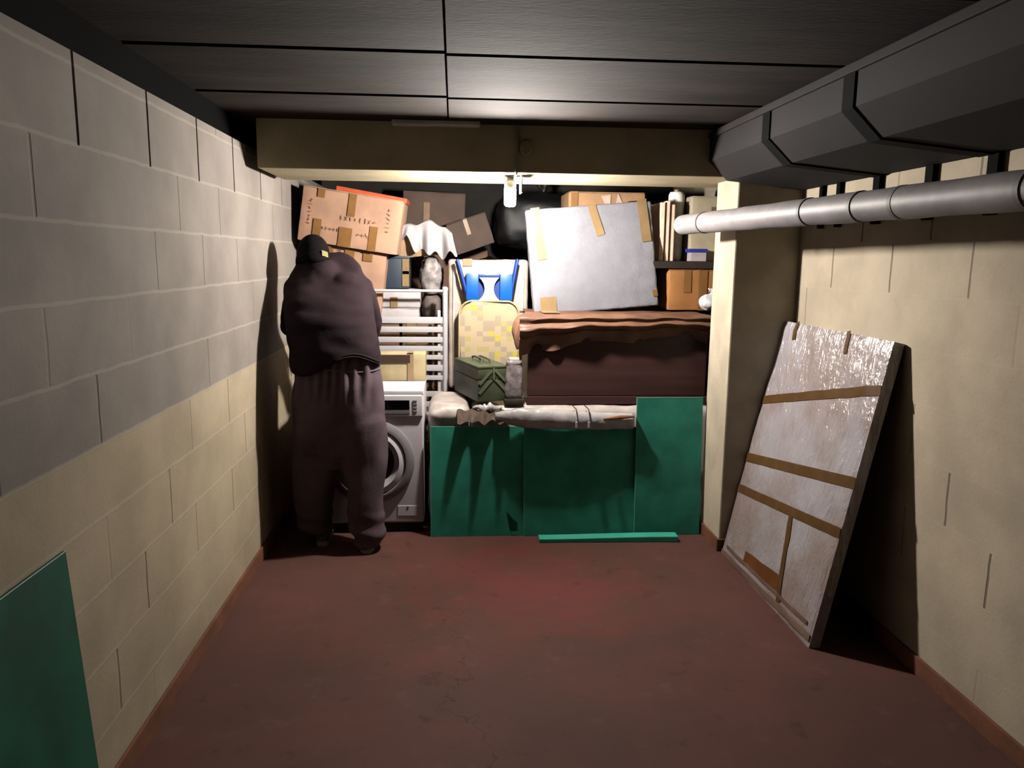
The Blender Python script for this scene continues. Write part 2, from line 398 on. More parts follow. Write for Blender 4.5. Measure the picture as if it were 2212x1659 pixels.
# ------------------------------------------------------------------ cardboard boxes
def card(name, rgb, **k): return M(name, rgb, .8, .10, 6, .15, 90, spec=.3, **k)
m_card = card('cardboard_tan', (194, 154, 128))
m_card2 = card('cardboard_orange', (184, 128, 74))
m_cardd = card('cardboard_brown', (140, 108, 88))
m_cardw = card('cardboard_white', (214, 206, 208))
m_cardc = card('cardboard_cream', (222, 204, 158))
m_tape = M('brown_packing_tape', (150, 108, 62), .35, .08, 12)
m_tapel = M('tan_packing_tape', (158, 132, 94), .35, .08, 12)
def carton(label, loc, size, mat, rot=(0, 0, 0), tapes=(), tmat=None, group='cardboard boxes in the pile', name='cardboard_box', flaps=True, marks=None, dent=.004):
    wd, dp, ht = size; o_ = random.random()*40
    root = thing(name, label, 'box', loc, rot, group)
    bm = BX((0, 0, ht/2), (wd, dp, ht), .006, None, 2); subdiv(bm, .07); crinkle(bm, dent, 6, o_)
    obj('box_body', bm, mat, root, True, False)
    if flaps:
        for s in (-1, 1):
            obj('flap', BX((0, s*(dp/4+.001), ht+.003), (wd*.985, dp/2-.005, .005), .001), mat, root, False, False)
    for (u0, u1, v0, v1) in tapes:
        bm = bmesh.new(); x0, x1, z0, z1 = (u0-.5)*wd, (u1-.5)*wd, v0*ht, v1*ht; yf = -dp/2-dent-.0015
        add_box(bm, ((x0+x1)/2, yf, (z0+z1)/2), (x1-x0, .0012, z1-z0))
        if v1 >= .999: add_box(bm, ((x0+x1)/2, yf+.04, ht+.0068), (x1-x0, .08, .0012))
        if v0 <= .001: add_box(bm, ((x0+x1)/2, yf+.03, -.0008), (x1-x0, .06, .0012))
        obj('packing_tape', bm, tmat or m_tape, root, False, False)
    if marks:
        for (u0, v0, u1, v1, vert, mm) in marks:          # blurred, illegible hand print: short strokes
            bm = bmesh.new(); x0, x1, z0, z1 = (u0-.5)*wd, (u1-.5)*wd, v0*ht, v1*ht
            L = abs(z1-z0) if vert else abs(x1-x0); T = abs(x1-x0) if vert else abs(z1-z0)
            n = max(3, int(L/(T*.62)))
            for k in range(n):
                c = (k+.5)/n
                for _ in range(2):
                    a = random.choice((0, 0, R(90), R(35), R(-30))); ln = T*random.uniform(.45, .95); th = .0028
                    j = random.uniform(-.25, .25)*T
                    pz = ((x0+x1)/2+j*.5, z0+(z1-z0)*c) if vert else (x0+(x1-x0)*c+j*.4, (z0+z1)/2)
                    add_box(bm, (pz[0], -dp/2-dent-.001, pz[1]), (th, .0008, ln*.8), Matrix.Rotation(a+(math.pi/2 if vert else 0), 3, 'Y'))
            obj('printed_marks', bm, mm, root, False, False)
    return root
m_redink = M('red_ink', (168, 84, 66), .8); m_ink = M('brown_ink', (132, 92, 74), .8)

# cartons standing on the floor that carry the pile on the left
Z1 = 1.17
carton('tall brown cardboard carton standing on floor behind the person', (-.66, 5.47, 0), (.60, .62, Z1), m_cardd, tapes=[(.45, .55, .8, 1)])
carton('brown cardboard carton behind the bars of the towel radiator', (-.18, 5.42, 0), (.32, .52, Z1), m_cardd, tapes=[(.1, .28, .72, 1), (.45, .75, .80, .88)], tmat=m_tapel)
# lower box behind the person's shoulder
carton('tan cardboard box between the person and the slanting box above', (-.69, 5.30, Z1+.034), (.43, .46, .45), m_card, (0, R(6.5), 0),
       tapes=[(.10, .22, .80, 1), (.39, .53, .78, 1), (.66, .80, .84, 1)], marks=[(.26, .55, .36, .98, True, m_ink)])
# big slanting box
bb = carton('large tan cardboard box tilted at the top of the pile by left wall', (-.665, 5.195, 1.655), (.626, .33, .332), m_card, (0, R(8.4), R(-1.5)),
       tapes=[(.46, .535, .58, 1), (.14, .22, 0, .44), (.40, .53, 0, .36), (.70, .78, 0, .46), (.15, .22, .84, 1)],
       marks=[(.06, .30, .12, .80, True, m_redink), (.84, .36, .90, .84, True, m_redink), (.38, .46, .76, .60, False, m_ink), (.22, .24, .40, .34, False, m_ink), (.56, .18, .70, .34, False, m_ink)])
mt = bb.matrix_basis
bm = BX((.09, .03, .352), (.45, .24, .032), .006); bmesh.ops.transform(bm, matrix=mt @ Matrix.Rotation(R(1.2), 4, 'Y'), verts=bm.verts[:])
single('folded_panel', bm, M('orange_sheet', (214, 92, 44), .6, .1), 'flat orange panel lying on top of the big slanting box', 'panel', mt @ Vector((.09, .03, .336)))

# white boxes behind the radiator
carton('white cardboard box with a tan tape strip, upper of the white pair behind the radiator', (-.365, 5.31, Z1+.104), (.29, .36, .108), m_cardw,
       tapes=[(.34, .50, 0, .62)], tmat=m_tapel, group='white boxes behind the radiator', marks=[(.06, .78, .16, .95, False, m_redink)])
carton('white cardboard box under its twin, behind the radiator bars', (-.368, 5.31, Z1+.010), (.285, .36, .085), m_cardw, group='white boxes behind the radiator')
# dark blue crate
zc = Z1+.104+.108+.010
cr = thing('storage_crate', 'dark slate blue crate standing on the upper white box', 'crate', (-.385, 5.38, zc), (0, 0, 0))
m_blue = M('slate_blue_plastic', (48, 63, 80), .5, .1)
obj('crate_body', BX((0, 0, .10), (.18, .30, .20), .008), m_blue, cr, True, False)
obj('rim', BX((0, 0, .205), (.195, .315, .018), .005), m_blue, cr, True, False)
bm = bmesh.new(); 
for a, b_ in (((.04, .19), (.075, .10)), ((.052, .11), (.06, .02))):
    add_box(bm, ((a[0]+b_[0])/2+.012, -.1565, (a[1]+b_[1])/2), (.045, .002, abs(a[1]-b_[1])+.01))
obj('tape_strip', bm, m_tapel, cr, False, False)
# sack + clear bag, between crate and mattress
def blob(name, label, cat, mat, c, r, amp, sc, o_, base, flat=.0, group=None, sq=2.0, size=.03, gather=True):
    """a filled bag: rounded, wrinkled, with a gathered neck as its own part"""
    root = thing(name, label, cat, (c[0], c[1], base), (0, 0, 0), group)
    bm = bmesh.new(); add_ball(bm, (0, 0, 0), 1, 44)
    for v in bm.verts:
        d = v.co.copy()
        for i in range(3): d[i] = math.copysign(abs(d[i])**(2/sq), d[i])
        v.co = Vector((d.x*r[0], d.y*r[1], d.z*r[2]))+Vector(c)
    crinkle(bm, amp, sc, o_)
    for v in bm.verts: v.co.z = max(v.co.z, base)
    obj('bag_body', bm, mat, root, 'all')
    if gather:
        bm = bmesh.new(); top = Vector((c[0]+r[0]*.15, c[1]-r[1]*.2, c[2]+r[2]*.93)); rings = []
        for k, (q, hgt) in enumerate(((.32, -.02), (.12, .018), (.10, .03), (.24, .06), (.34, .085))):
            ring = []
            for i in range(28):
                t = i/28*2*math.pi; rr = min(r[0], r[1], .14)*q*(1+.28*math.sin(t*7+o_)*(q > .15))
                ring.append(top+Vector((rr*math.cos(t), rr*math.sin(t), hgt*min(1, r[2]/.15)+.006*math.sin(t*5)*(k > 2))))
            rings.append(ring)
        add_loft(bm, rings); obj('gathered_neck', bm, mat, root, 'all')
    return root
m_clear = M('crumpled_clear_plastic', (176, 168, 166), .16, .25, 22, .8, 35, spec=.9)
m_sack = M('grey_brown_sack', (118, 104, 100), .8, .2, 12, .3, 40)
blob('sack', 'grey-brown sack beside the white boxes, under the clear plastic bag', 'sack', m_sack, (-.145, 5.36, Z1+.10), (.075, .13, .095), .012, 14, 3, Z1+.008, gather=False, sq=2.6)
blob('plastic_bag', 'crumpled clear plastic bag on the sack behind the radiator post', 'bag', m_clear, (-.15, 5.33, Z1+.30), (.078, .12, .125), .02, 16, 8, Z1+.185, sq=2.5)

# upper centre: beige box under a white cloth
zb = zc+.222
carton('beige cardboard box half covered by the white cloth', (-.235, 5.42, zb-.01), (.29, .34, .16), card('cardboard_beige', (178, 148, 116)), (0, R(-7), R(4)), dent=.006)
def drape(u, v):
    x = -.335+.325*u; k = v*1.0
    top = zb+.180+.035*math.sin(math.pi*min(1, u*1.05))+.012*math.sin(u*13+1)-.05*max(0, u-.86)/.14
    fold = .022*math.sin(u*19+.6)+.012*math.sin(u*33+v*2)
    if k < .45: y = 5.56-(5.56-5.225)*(k/.45); z = top+.010*N((u*6, v*6, 2))
    else:
        d = (k-.45)/.55; ln = .075+.125*max(0, math.sin(math.pi*min(1, max(0, (u-.12)/.95))))**.7+.020*math.sin(u*26+1)
        y = 5.225-.02*math.sin(min(d*3, 1.57))+fold*d*1.3-.018*d; z = top-.012*math.sin(min(d*4, 1.57))-ln*d; x += .05*d*(u-.3)
    return (x, y, z)
bm = solid(grid(44, 28, drape), .004)
single('white_cloth', bm, M('white_fabric', (262, 258, 260), .85, .05, 9, .1, 80), 'white cloth draped over the beige box high in the pile', 'cloth', (-.15, 5.4, zb+.17), True)

# tall cartons at the very back and the brown boxes standing on them
carton('dark carton on the floor at the back, left of two, under brown boxes', (-.10, 6.22, 0), (.72, .48, 1.66), m_cardd, group='cartons at the very back')
carton('dark carton on the floor at the back, behind the black bags', (.80, 6.22, 0), (.95, .48, 1.45), m_cardd, group='cartons at the very back')
carton('brown taped cardboard box high at the back, left of the black bags', (-.155, 6.15, 1.672), (.46, .4, .40), card('cardboard_grey_brown', (116, 96, 86)), (0, R(2), 0), tapes=[(.33, .43, .28, .82)])
carton('small brown cardboard box tipped over against the black bags', (.13, 5.76, 1.66), (.30, .28, .22), card('cardboard_dull', (100, 84, 75)), (0, R(-19), R(10)), tapes=[(.42, .52, .5, 1)])
m_bin = M('black_bin_liner', (10, 10, 11), .55, .3, 10, .8, 18, spec=.35)
bags = [((.31, 5.75, .26), (.26, .19, .24), .0), ((.31, 5.75, .80), (.26, .19, .24), .53), ((.30, 5.75, 1.34), (.27, .19, .24), 1.07),
        ((.60, 5.74, 1.86), (.30, .2, .20), 1.64), ((.90, 5.74, .26), (.27, .2, .24), 0), ((.90, 5.74, .80), (.27, .2, .24), .53), ((.88, 5.74, 1.34), (.28, .2, .24), 1.07)]
lab = ['black bin bag on the floor behind the upright mattresses', 'black bin bag on top of the floor bag behind the mattresses',
       'black bin bag directly behind the blue stool', 'topmost black bin bag, just below the lit bulb',
       'black bin bag on the floor behind the brown-covered chest', 'middle black bin bag behind the brown-covered chest', 'black bin bag behind the bubble-wrapped panel']
for i, (c, r, b0) in enumerate(bags):
    blob('bin_bag', lab[i], 'bag', m_bin, c, r, .03, 9, i*3.1, b0, group='black bin bags at the back', sq=3.2, gather=i in (3, 6))

# ------------------------------------------------------------------ washing machine
m_enamel = M('white_enamel', (276, 270, 276), .32, .03, 3)
m_dark = M('black_glass', (10, 9, 10), .15, .1)
m_grey = M('grey_plastic', (150, 148, 152), .4, .05)
WX0, WX1, WY0, WY1, WH = -.772, -.174, 4.40, 4.92, .85
wm = thing('washing_machine', 'white front-loading washing machine behind the standing person', 'washing machine', ((WX0+WX1)/2, (WY0+WY1)/2, 0))
obj('cabinet', B2((WX0, WY0, .06), (WX1, WY1, WH-.03), .012, 3), m_enamel, wm, True)
obj('top_panel', B2((WX0-.002, WY0-.004, WH-.032), (WX1+.002, WY1, WH), .01, 3), m_enamel, wm, True)
obj('plinth', B2((WX0+.01, WY0+.02, .0), (WX1-.01, WY1-.02, .062), .004), M('dark_plinth', (44, 40, 42), .6), wm)
obj('control_panel', B2((WX0+.004, WY0-.012, .695), (WX1-.004, WY0+.01, .822), .008, 3), m_enamel, wm, True)
p0, p1 = F(838, 847, WY0), F(890, 866, WY0)
cp = [o for o in COL.objects if o.name == 'control_panel'][0]
obj('display', B2((WX1-.225, WY0-.016, .738), (WX1-.078, WY0-.008, .792), .003), m_dark, cp, label='black display window')
obj('display_trim', B2((WX1-.228, WY0-.015, .712), (WX1-.076, WY0-.008, .735), .003), m_grey, cp)
for k in range(4): obj('button', B2((WX1-.060, WY0-.016, .722+.020*k), (WX1-.036, WY0-.009, .733+.020*k), .002), m_grey, cp)
obj('detergent_drawer', B2((WX0+.02, WY0-.017, .715), (WX0+.19, WY0-.008, .80), .006), m_enamel, wm)
bm = bmesh.new(); lathe(bm, [(.0, .0), (.028, 0), (.028, .022), (.022, .026), (0, .026)], 24, Matrix.Translation((WX0+.27, WY0-.012, .757)) @ Matrix.Rotation(math.pi/2, 4, 'X')); obj('programme_knob', bm, m_grey, cp, True)
dc = Vector(((WX0+WX1)/2-.005, WY0, .43)); rx = Matrix.Translation(dc) @ Matrix.Rotation(math.pi/2, 4, 'X')
bm = bmesh.new(); lathe(bm, [(.252, -.002), (.25, .012), (.225, .026), (.205, .026), (.196, .014), (.196, -.002)], 56, rx); door = obj('door_rim', bm, M('door_rim_grey', (176, 172, 176), .35, .04), wm, True)
bm = bmesh.new(); lathe(bm, [(.196, 0), (.196, .018), (.165, .03), (.135, .01), (.133, 0)], 56, rx); obj('door_ring', bm, m_enamel, door, True)
bm = bmesh.new(); lathe(bm, [(.140, .001), (.13, .006), (.08, -.0), (.0, -.002)], 48, rx); obj('door_glass', bm, m_dark, door, True)
bm = B2((WX1-.155, WY0-.004, .10), (WX1-.03, WY0+.002, .165), .004); ff = obj('filter_flap', bm, m_enamel, wm)
obj('flap_catch', B2((WX1-.10, WY0-.007, .154), (WX1-.088, WY0-.002, .160), .001), m_grey, ff)

# cream carton on the washing machine
cb = carton('cream cardboard box with a dark brown upper band, on the washing machine', (-.315, 4.80, WH+.002), (.285, .16, .165), m_cardc, tapes=[(.62, .75, 0, 1)], tmat=M('pale_tape', (188, 158, 120), .4), flaps=False)
obj('dark_band', BX((-.04, -.0862, .135), (.18, .0012, .05)), M('dark_brown_print', (72, 42, 34), .7), cb, False, False)

# ------------------------------------------------------------------ towel radiator
m_rad = M('white_radiator_enamel', (214, 212, 218), .28, .03, 4)
RY = 5.02
rad = thing('towel_radiator', 'white towel radiator standing upright behind the washing machine', 'radiator', (-.3, RY, 0))
def zr(py): return F(880, py, RY).z
obj('post', TB([(-.055, RY, .004), (-.055, RY, zr(624))], .017, 16), m_rad, rad, True)
obj('post', TB([(-.555, RY, .004), (-.555, RY, zr(624))], .017, 16), m_rad, rad, True)
obj('top_rail', TB([(-.555, RY, zr(628)), (-.055, RY, zr(628))], .009, 12), m_rad, rad, True)
obj('mounting_strip', B2((-.104, RY-.008, .30), (-.084, RY+.008, zr(670)), .004), m_rad, rad)
obj('mounting_strip', B2((-.526, RY-.008, .30), (-.506, RY+.008, zr(670)), .004), m_rad, rad)
for py, hh in ((691, .042), (711, .036), (733, .036), (752, .034), (771, .030), (794, .04), (815, .03), (850, .036), (872, .036), (894, .036), (945, .036), (967, .036), (989, .036), (1050, .036), (1072, .036)):
    z = zr(py); obj('bar', B2((-.535, RY-.020, z-hh/2), (-.070, RY-.009, z+hh/2), .004, 2), m_rad, rad, True)
for s in (-.555, -.055):
    bm = bmesh.new(); lathe(bm, [(.019, -.004), (.019, .008), (.010, .016), (0, .017)], 16, Matrix.Translation((s, RY, zr(624)))); obj('post_cap', bm, m_rad, rad, True)

# ------------------------------------------------------------------ wrapped base bundles behind the green boards
def film(name, rgb, rough=.25, bm_=.6, sc=26, var=.14): return M(name, rgb, rough, var, 14, bm_, sc, spec=.7)
m_bub = film('bubble_wrap', (226, 222, 224), .28, .7, 40)
m_wrap = film('white_plastic_film', (240, 226, 218), .3, .5, 18)
m_wrapd = film('dull_plastic_film', (150, 128, 116), .35, .5, 18)
m_strap = M('dark_strap', (46, 38, 34), .6)
ZT = .735
sofa = thing('wrapped_sofa', 'long low bundle in white plastic lying behind the green boards, under the chest', 'bundle', (.78, 4.95, 0))
bm = B2((.10, 4.46, 0), (1.56, 5.45, ZT), .06, 4); subdiv(bm, .055); crinkle(bm, .012, 7, 4); 
for v in bm.verts: v.co.z = min(v.co.z, ZT)
obj('wrapped_body', bm, m_wrap, sofa, True)
bm = bmesh.new(); n = 40; rings = []
for i in range(n+1):
    u = i/n; x = .235+u*.80; r0 = .062*min(1, .35+3.5*min(u, .3))*(1-.25*u); 
    c = Vector((x, 4.320-.016*math.sin(u*4), .700+.012*math.sin(u*3+2)-.010*u))
    rings.append([c+Vector((0, math.cos(t)*r0*.72+.003*N((u*20, t*3, 1)), math.sin(t)*r0+.004*N((u*26, t*4, 7)))) for t in [k/20*2*math.pi for k in range(20)]])
add_loft(bm, rings); obj('bubble_wrap_roll', bm, m_bub, sofa, 'all')
obj('brown_streak', TB([(.85, 4.282, .70), (.95, 4.282, .71), (1.03, 4.292, .712)], [.004, .012, .006], 8), M('brown_tape', (166, 116, 82), .4), sofa, True)
for px in (1238, 1264):
    x = F(px, 890, 4.42).x
    obj('strap', TB([(x, 4.264, .665), (x+.004, 4.266, .70), (x-.003, 4.29, .755), (x, 4.46, .748)], .003, 6), m_strap, sofa, True)
    obj('buckle', B2((x-.010, 4.254, .655), (x+.002, 4.264, .689), .002), M('white_buckle', (235, 235, 235), .3), sofa)
rl = thing('wrapped_roll', 'rounded white plastic-wrapped bundle beside the washing machine, under the toolbox', 'bundle', (-.02, 4.68, 0))
bm = B2((-.150, 4.45, 0), (.098, 4.93, .755), .085, 6); subdiv(bm, .04); crinkle(bm, .012, 9, 2)
for v in bm.verts:
    if v.co.z > .645 and v.co.y < 4.72: v.co.y -= (4.72-v.co.y)/.28*.135*math.sin(min(1, (v.co.z-.645)/.05)*math.pi/2)*.45*(1-max(0, v.co.z-.70)/.09*.5)*(.75+.5*N(v.co, 9))
    v.co.z = min(v.co.z, .762)
obj('wrapped_body', bm, m_wrap, rl, 'all')
def flap_(u, v):        # loose dull film hanging forward over the boards' top edge, ragged
    x = .02+.30*u; ext = .13+.03*math.sin(u*17)+.03*N((u*9, 1, 3))
    return (x, 4.46-ext*1.15*v, .725-.012*v-.035*v*v+.008*math.sin(u*25+v*4))
obj('loose_film', solid(grid(26, 10, flap_), .004), m_wrapd, rl, 'all')
bm = bmesh.new(); rings = []
for i in range(25):
    u = i/24; c = Vector((.11+.17*u, 4.44+.008*math.sin(u*9), .735+.006*math.sin(u*13)))
    rr = .022*math.sin(math.pi*min(max(u, .06), .94))*(1+.5*N((u*9, 0, 3)))+.003
    rings.append([c+Vector((0, math.cos(t)*rr, math.sin(t)*rr*(1+.5*N((u*14, t, 9))))) for t in [k/12*2*math.pi for k in range(12)]])
add_loft(bm, rings); obj('torn_fringe', bm, m_bub, rl, 'all')

# green metal toolbox
TZ = .763
tb = thing('toolbox', 'green metal cantilever toolbox standing end-on on the white bundle', 'toolbox', (.165, 4.71, TZ), (0, 0, R(18)))
m_tool = M('olive_green_steel', (88, 98, 72), .45, .14, 8, .1, 40); m_toold = M('worn_dark_green', (118, 124, 98), .5, .15, 10)
obj('lower_tray', BX((0, 0, .065), (.195, .44, .13), .008), m_tool, tb, True, False)
for s in (-1, 1): obj('upper_tray', BX((s*.0495, 0, .165), (.096, .44, .066), .006), m_tool, tb, True, False)
for s in (-1, 1): obj('lid', BX((s*.0495, 0, .204), (.098, .445, .014), .005), m_tool, tb, True, False)
for e in (-1, 1):
    for s in (-1, 1):
        for k in (0, 1):
            bm = bmesh.new(); a = Vector((s*(.012+.002*k), e*.2235, .185-.055*k)); b_ = Vector((s*.088, e*.2235, .105-.055*k)); d = b_-a
            add_box(bm, (a+b_)/2, (d.length, .004, .016), Matrix.Rotation(-math.atan2(d.z, d.x), 3, 'Y'))
            obj('cantilever_arm', bm, m_toold, tb, False, False)
    obj('end_catch', BX((0, e*.2245, .165), (.012, .006, .07), .002), m_toold, tb, False, False)
for s in (-1, 1):
    obj('handle', TB([(s*.03, -.09, .212), (s*.022, -.09, .232), (s*.018, -.05, .238), (s*.018, .05, .238), (s*.022, .09, .232), (s*.03, .09, .212)], .006, 10), m_toold, tb, True, False)

# shrink-wrapped canister
q = F(1110, 880, 4.47)
cn = thing('wrapped_canister', 'clear plastic-wrapped canister on a dark base, right of the green toolbox', 'canister', (.355, 4.53, .742))
obj('base', BX((0, 0, .018), (.115, .11, .036), .008), M('dark_olive_base', (62, 54, 40), .5), cn, True, False)
bm = bmesh.new(); add_loft(bm, [ell((0, 0, z), a, a*.9, 28, p=3) for z, a in ((.036, .050), (.08, .054), (.16, .052), (.22, .05), (.245, .044), (.262, .05))]); subdiv(bm, .03); crinkle(bm, .006, 22, 3); obj('plastic_wrap', bm, film('clear_film', (178, 166, 168), .15, .9, 40, .3), cn, 'all', False)
obj('cap', BX((0, 0, .268), (.06, .06, .02), .006), m_white, cn, True, False)

# upright mattresses
MY = 5.08
pm = thing('wrapped_mattress', 'cream mattress wrapped in plastic standing upright behind the patterned one', 'mattress', (.225, MY, ZT))
bm = B2((-.035, MY, ZT+.002), (.485, MY+.09, 1.59), .03, 4); subdiv(bm, .05); crinkle(bm, .006, 9, 5); obj('mattress_body', bm, film('cream_film', (212, 194, 180), .3, .35, 22), pm, True)
for x in (.005, .45): obj('side_piping', TB([(x, MY-.004, ZT+.03), (x-.004, MY-.006, 1.2), (x, MY-.004, 1.56)], .010, 8), m_wrap, pm, True)
obj('packing_tape', B2((.06, MY-.006, 1.545), (.12, MY-.003, 1.592)), m_tapel, pm)
def pattern_mat():
    m, nt, b = nodes('patterned_ticking')
    tc = nt.nodes.new('ShaderNodeTexCoord'); vec = tc.outputs['Object']
    mp = nt.nodes.new('ShaderNodeMapping'); mp.inputs['Scale'].default_value = (26, 26, 30); nt.links.new(vec, mp.inputs[0])
    sn = nt.nodes.new('ShaderNodeVectorMath'); sn.operation = 'FLOOR'; nt.links.new(mp.outputs[0], sn.inputs[0])
    sp = nt.nodes.new('ShaderNodeSeparateXYZ'); nt.links.new(sn.outputs[0], sp.inputs[0])
    cb_ = nt.nodes.new('ShaderNodeCombineXYZ'); nt.links.new(sp.outputs[0], cb_.inputs[0]); nt.links.new(sp.outputs[2], cb_.inputs[1])
    wn = nt.nodes.new('ShaderNodeTexWhiteNoise'); nt.links.new(cb_.outputs[0], wn.inputs['Vector']); v = wn.outputs['Value']
    c = mix(nt, sstep(nt, v, .60, .64), tuple(v*.27 for v in lin((222, 198, 158))), tuple(v*.27 for v in lin((196, 176, 152))))
    c = mix(nt, sstep(nt, v, .84, .86), c, tuple(v*.27 for v in lin((210, 194, 128))))
    c = mix(nt, sstep(nt, v, .93, .94), c, tuple(v*.27 for v in lin((222, 208, 60))))
    nt.links.new(c, b.inputs['Base Color']); b.inputs['Roughness'].default_value = .75
    return m
CY = 4.965
cm = thing('patterned_mattress', 'beige mattress with small yellow blocks standing upright, rounded top, behind the toolbox', 'mattress', (.225, CY, ZT))
bm = bmesh.new(); x0, x1, zt = .035, .418, F(1050, 650, CY).z
out = [(x0, ZT+.003), (x1, ZT+.003), (x1, zt-.10)]+[(x1-.085+.085*math.cos(t), zt-.085+.085*math.sin(t)) for t in [R(a) for a in range(10, 90, 16)]]+[(x0+.085-.085*math.sin(t), zt-.085+.085*math.cos(t)) for t in [R(a) for a in range(0, 86, 16)]]+[(x0, zt-.10)]
add_loft(bm, [[(x, CY, z) for x, z in out], [(x, CY+.105, z) for x, z in out]]); bmesh.ops.bevel(bm, geom=[e for e in bm.edges if abs(e.verts[0].co.y-e.verts[1].co.y) < .01], offset=.018, segments=3, affect='EDGES')
obj('mattress_body', bm, pattern_mat(), cm, True)
bm = bmesh.new(); add_tube(bm, [(x, CY+.004, z) for x, z in out[1:]+out[:1]], .006, 8); obj('piping', bm, M('beige_piping', (206, 184, 140), .7), cm, True)

# blue plastic stool, upside down, on the patterned mattress
bs = thing('blue_stool', 'bright blue plastic stool turned legs up, standing on the patterned mattress', 'stool', (.225, CY+.05, zt+.002))
m_bp = M('bright_blue_plastic', (10, 96, 190), .35, .06); m_bp2 = M('deep_blue_plastic', (14, 64, 150), .4, .06)
SY = CY+.002
def at_(px, py): q = F(px, py, SY); return q.x, q.z
(ax, az), (bx_, bz) = at_(1007, 652), at_(1107, 592)
az = zt+.003
wv = bx_-ax
obj('side_panel', B2((ax, SY, az), (ax+wv*.27, SY+.11, bz), .006), m_bp, bs, True)
obj('side_panel', B2((bx_-wv*.27, SY, az), (bx_, SY+.11, bz), .006), m_bp, bs, True)
obj('seat_rim', B2((ax+wv*.27, SY+.006, bz-.022), (bx_-wv*.27, SY+.10, bz-.002), .004), m_bp2, bs, True)
bm = bmesh.new(); xm = (ax+bx_)/2; hz = bz-.022-az; prof2 = []
for s in (1, -1):
    for k in range(13):
        v = k/12 if s > 0 else 1-k/12
        prof2.append((xm+s*(wv*.10+wv*.125*abs(2*v-1)**2.2), az+hz*v))
add_loft(bm, [[(x, SY+.012, z) for x, z in prof2], [(x, SY+.05, z) for x, z in prof2]]); obj('white_insert', bm, m_white, bs, True, label='white hourglass-shaped insert')
obj('back_panel', B2((ax+wv*.25, SY+.055, az+.004), (bx_-wv*.25, SY+.065, bz-.02)), m_bp2, bs)
for (p, q_) in (((988, 560), (1010, 640)), ((1119, 560), (1104, 640))):
    a, c = at_(*p), at_(*q_)
    for dy in (.02, .09):
        bm = bmesh.new(); add_tube(bm, [(c[0], SY+dy, c[1]), ((a[0]+c[0])/2, SY+dy-.002, (a[1]+c[1])/2+.004), (a[0], SY+dy, a[1])], [.012, .011, .010], 10); obj('leg', bm, m_bp2, bs, True)

# ------------------------------------------------------------------ chest with brown cover, panel, right-hand stuff
HX0, HX1, HY0, HY1, HZ0, HZ1 = .425, 1.535, 4.53, 5.06, ZT+.004, 1.262
m_wood = M('dark_red_wood', (80, 48, 45), .5, .2, 3, .1, 30, stretch=(.5, 1, 6))
ch = thing('wooden_chest', 'dark reddish-brown chest standing on the wrapped bundle under a brown cover', 'chest', ((HX0+HX1)/2, 4.8, HZ0))
obj('carcass', B2((HX0+.012, HY0+.014, HZ0), (HX1-.012, HY1, HZ1-.03), .006), m_wood, ch)
obj('lid', B2((HX0, HY0, HZ1-.03), (HX1, HY1, HZ1), .008), m_wood, ch)
obj('front_panel', B2((HX0+.016, HY0+.005, HZ0+.05), (HX1-.016, HY0+.018, HZ1-.036), .004), m_wood, ch)
obj('plinth', B2((HX0+.006, HY0-.002, HZ0), (HX1-.006, HY0+.018, HZ0+.048), .004), m_wood, ch)
m_cov = M('brown_cover', (186, 138, 112), .42, .16, 7, .35, 26, spec=.5)
def cover(u, v):
    lo = HX0+.012-.057*min(1, max(0, (v-.40)/.08)); x = lo+(HX1-.025-lo)*u; wr = .010*math.sin(u*31+v*5)+.008*N((u*14, v*9, 4))
    if v < .5:
        k = v/.5; return (x, HY1-.03-(HY1-HY0+.005)*k, HZ1+.016+.008*N((u*5, v*6, 1))+.006*math.sin(k*40)*(k > .75))
    d = (v-.5)/.5
    ln = .165+.03*math.sin(u*5+1)+.018*math.sin(u*13)+(.05 if u < .10 else 0)*(1-u/.10)
    z = HZ1+.016-ln*d-.004
    y = HY0-.040-.026*math.sin(d*math.pi*1.6)-.016*d*math.sin(u*23+d*3)-.008*math.sin(u*47)*d-(.012*math.sin(d*22)) * (d < .6)+.03*max(0, d-.7)
    return (x, y-.004+wr*.5*d, z+wr*.3)
bm = solid(grid(90, 60, cover), .005)
cv = single('brown_cover', bm, m_cov, 'brown plastic-wrapped cover spread over the dark chest, hanging down its front', 'cover', (.98, 4.97, HZ1), True)
bm = bmesh.new(); rings = []
for i in range(22):
    v = i/21; c = Vector((HX0-.035-.016*math.sin(v*2.6), HY0-.02+.02*v, HZ1+.02-.21*v)); rr = .022*math.sin(math.pi*(.12+.8*v))+.006
    rings.append([c+Vector((math.cos(t)*rr*(1+.35*math.sin(t*4+v*6)), math.sin(t)*rr*.9, .004*math.sin(t*3))) for t in [k/20*2*math.pi for k in range(20)]])
add_loft(bm, rings); obj('bunched_corner', bm, m_cov, cv, 'all')
obj('tan_patch', B2((.52, 4.70, HZ1+.024), (.62, 4.50, HZ1+.027)), m_tapel, cv)

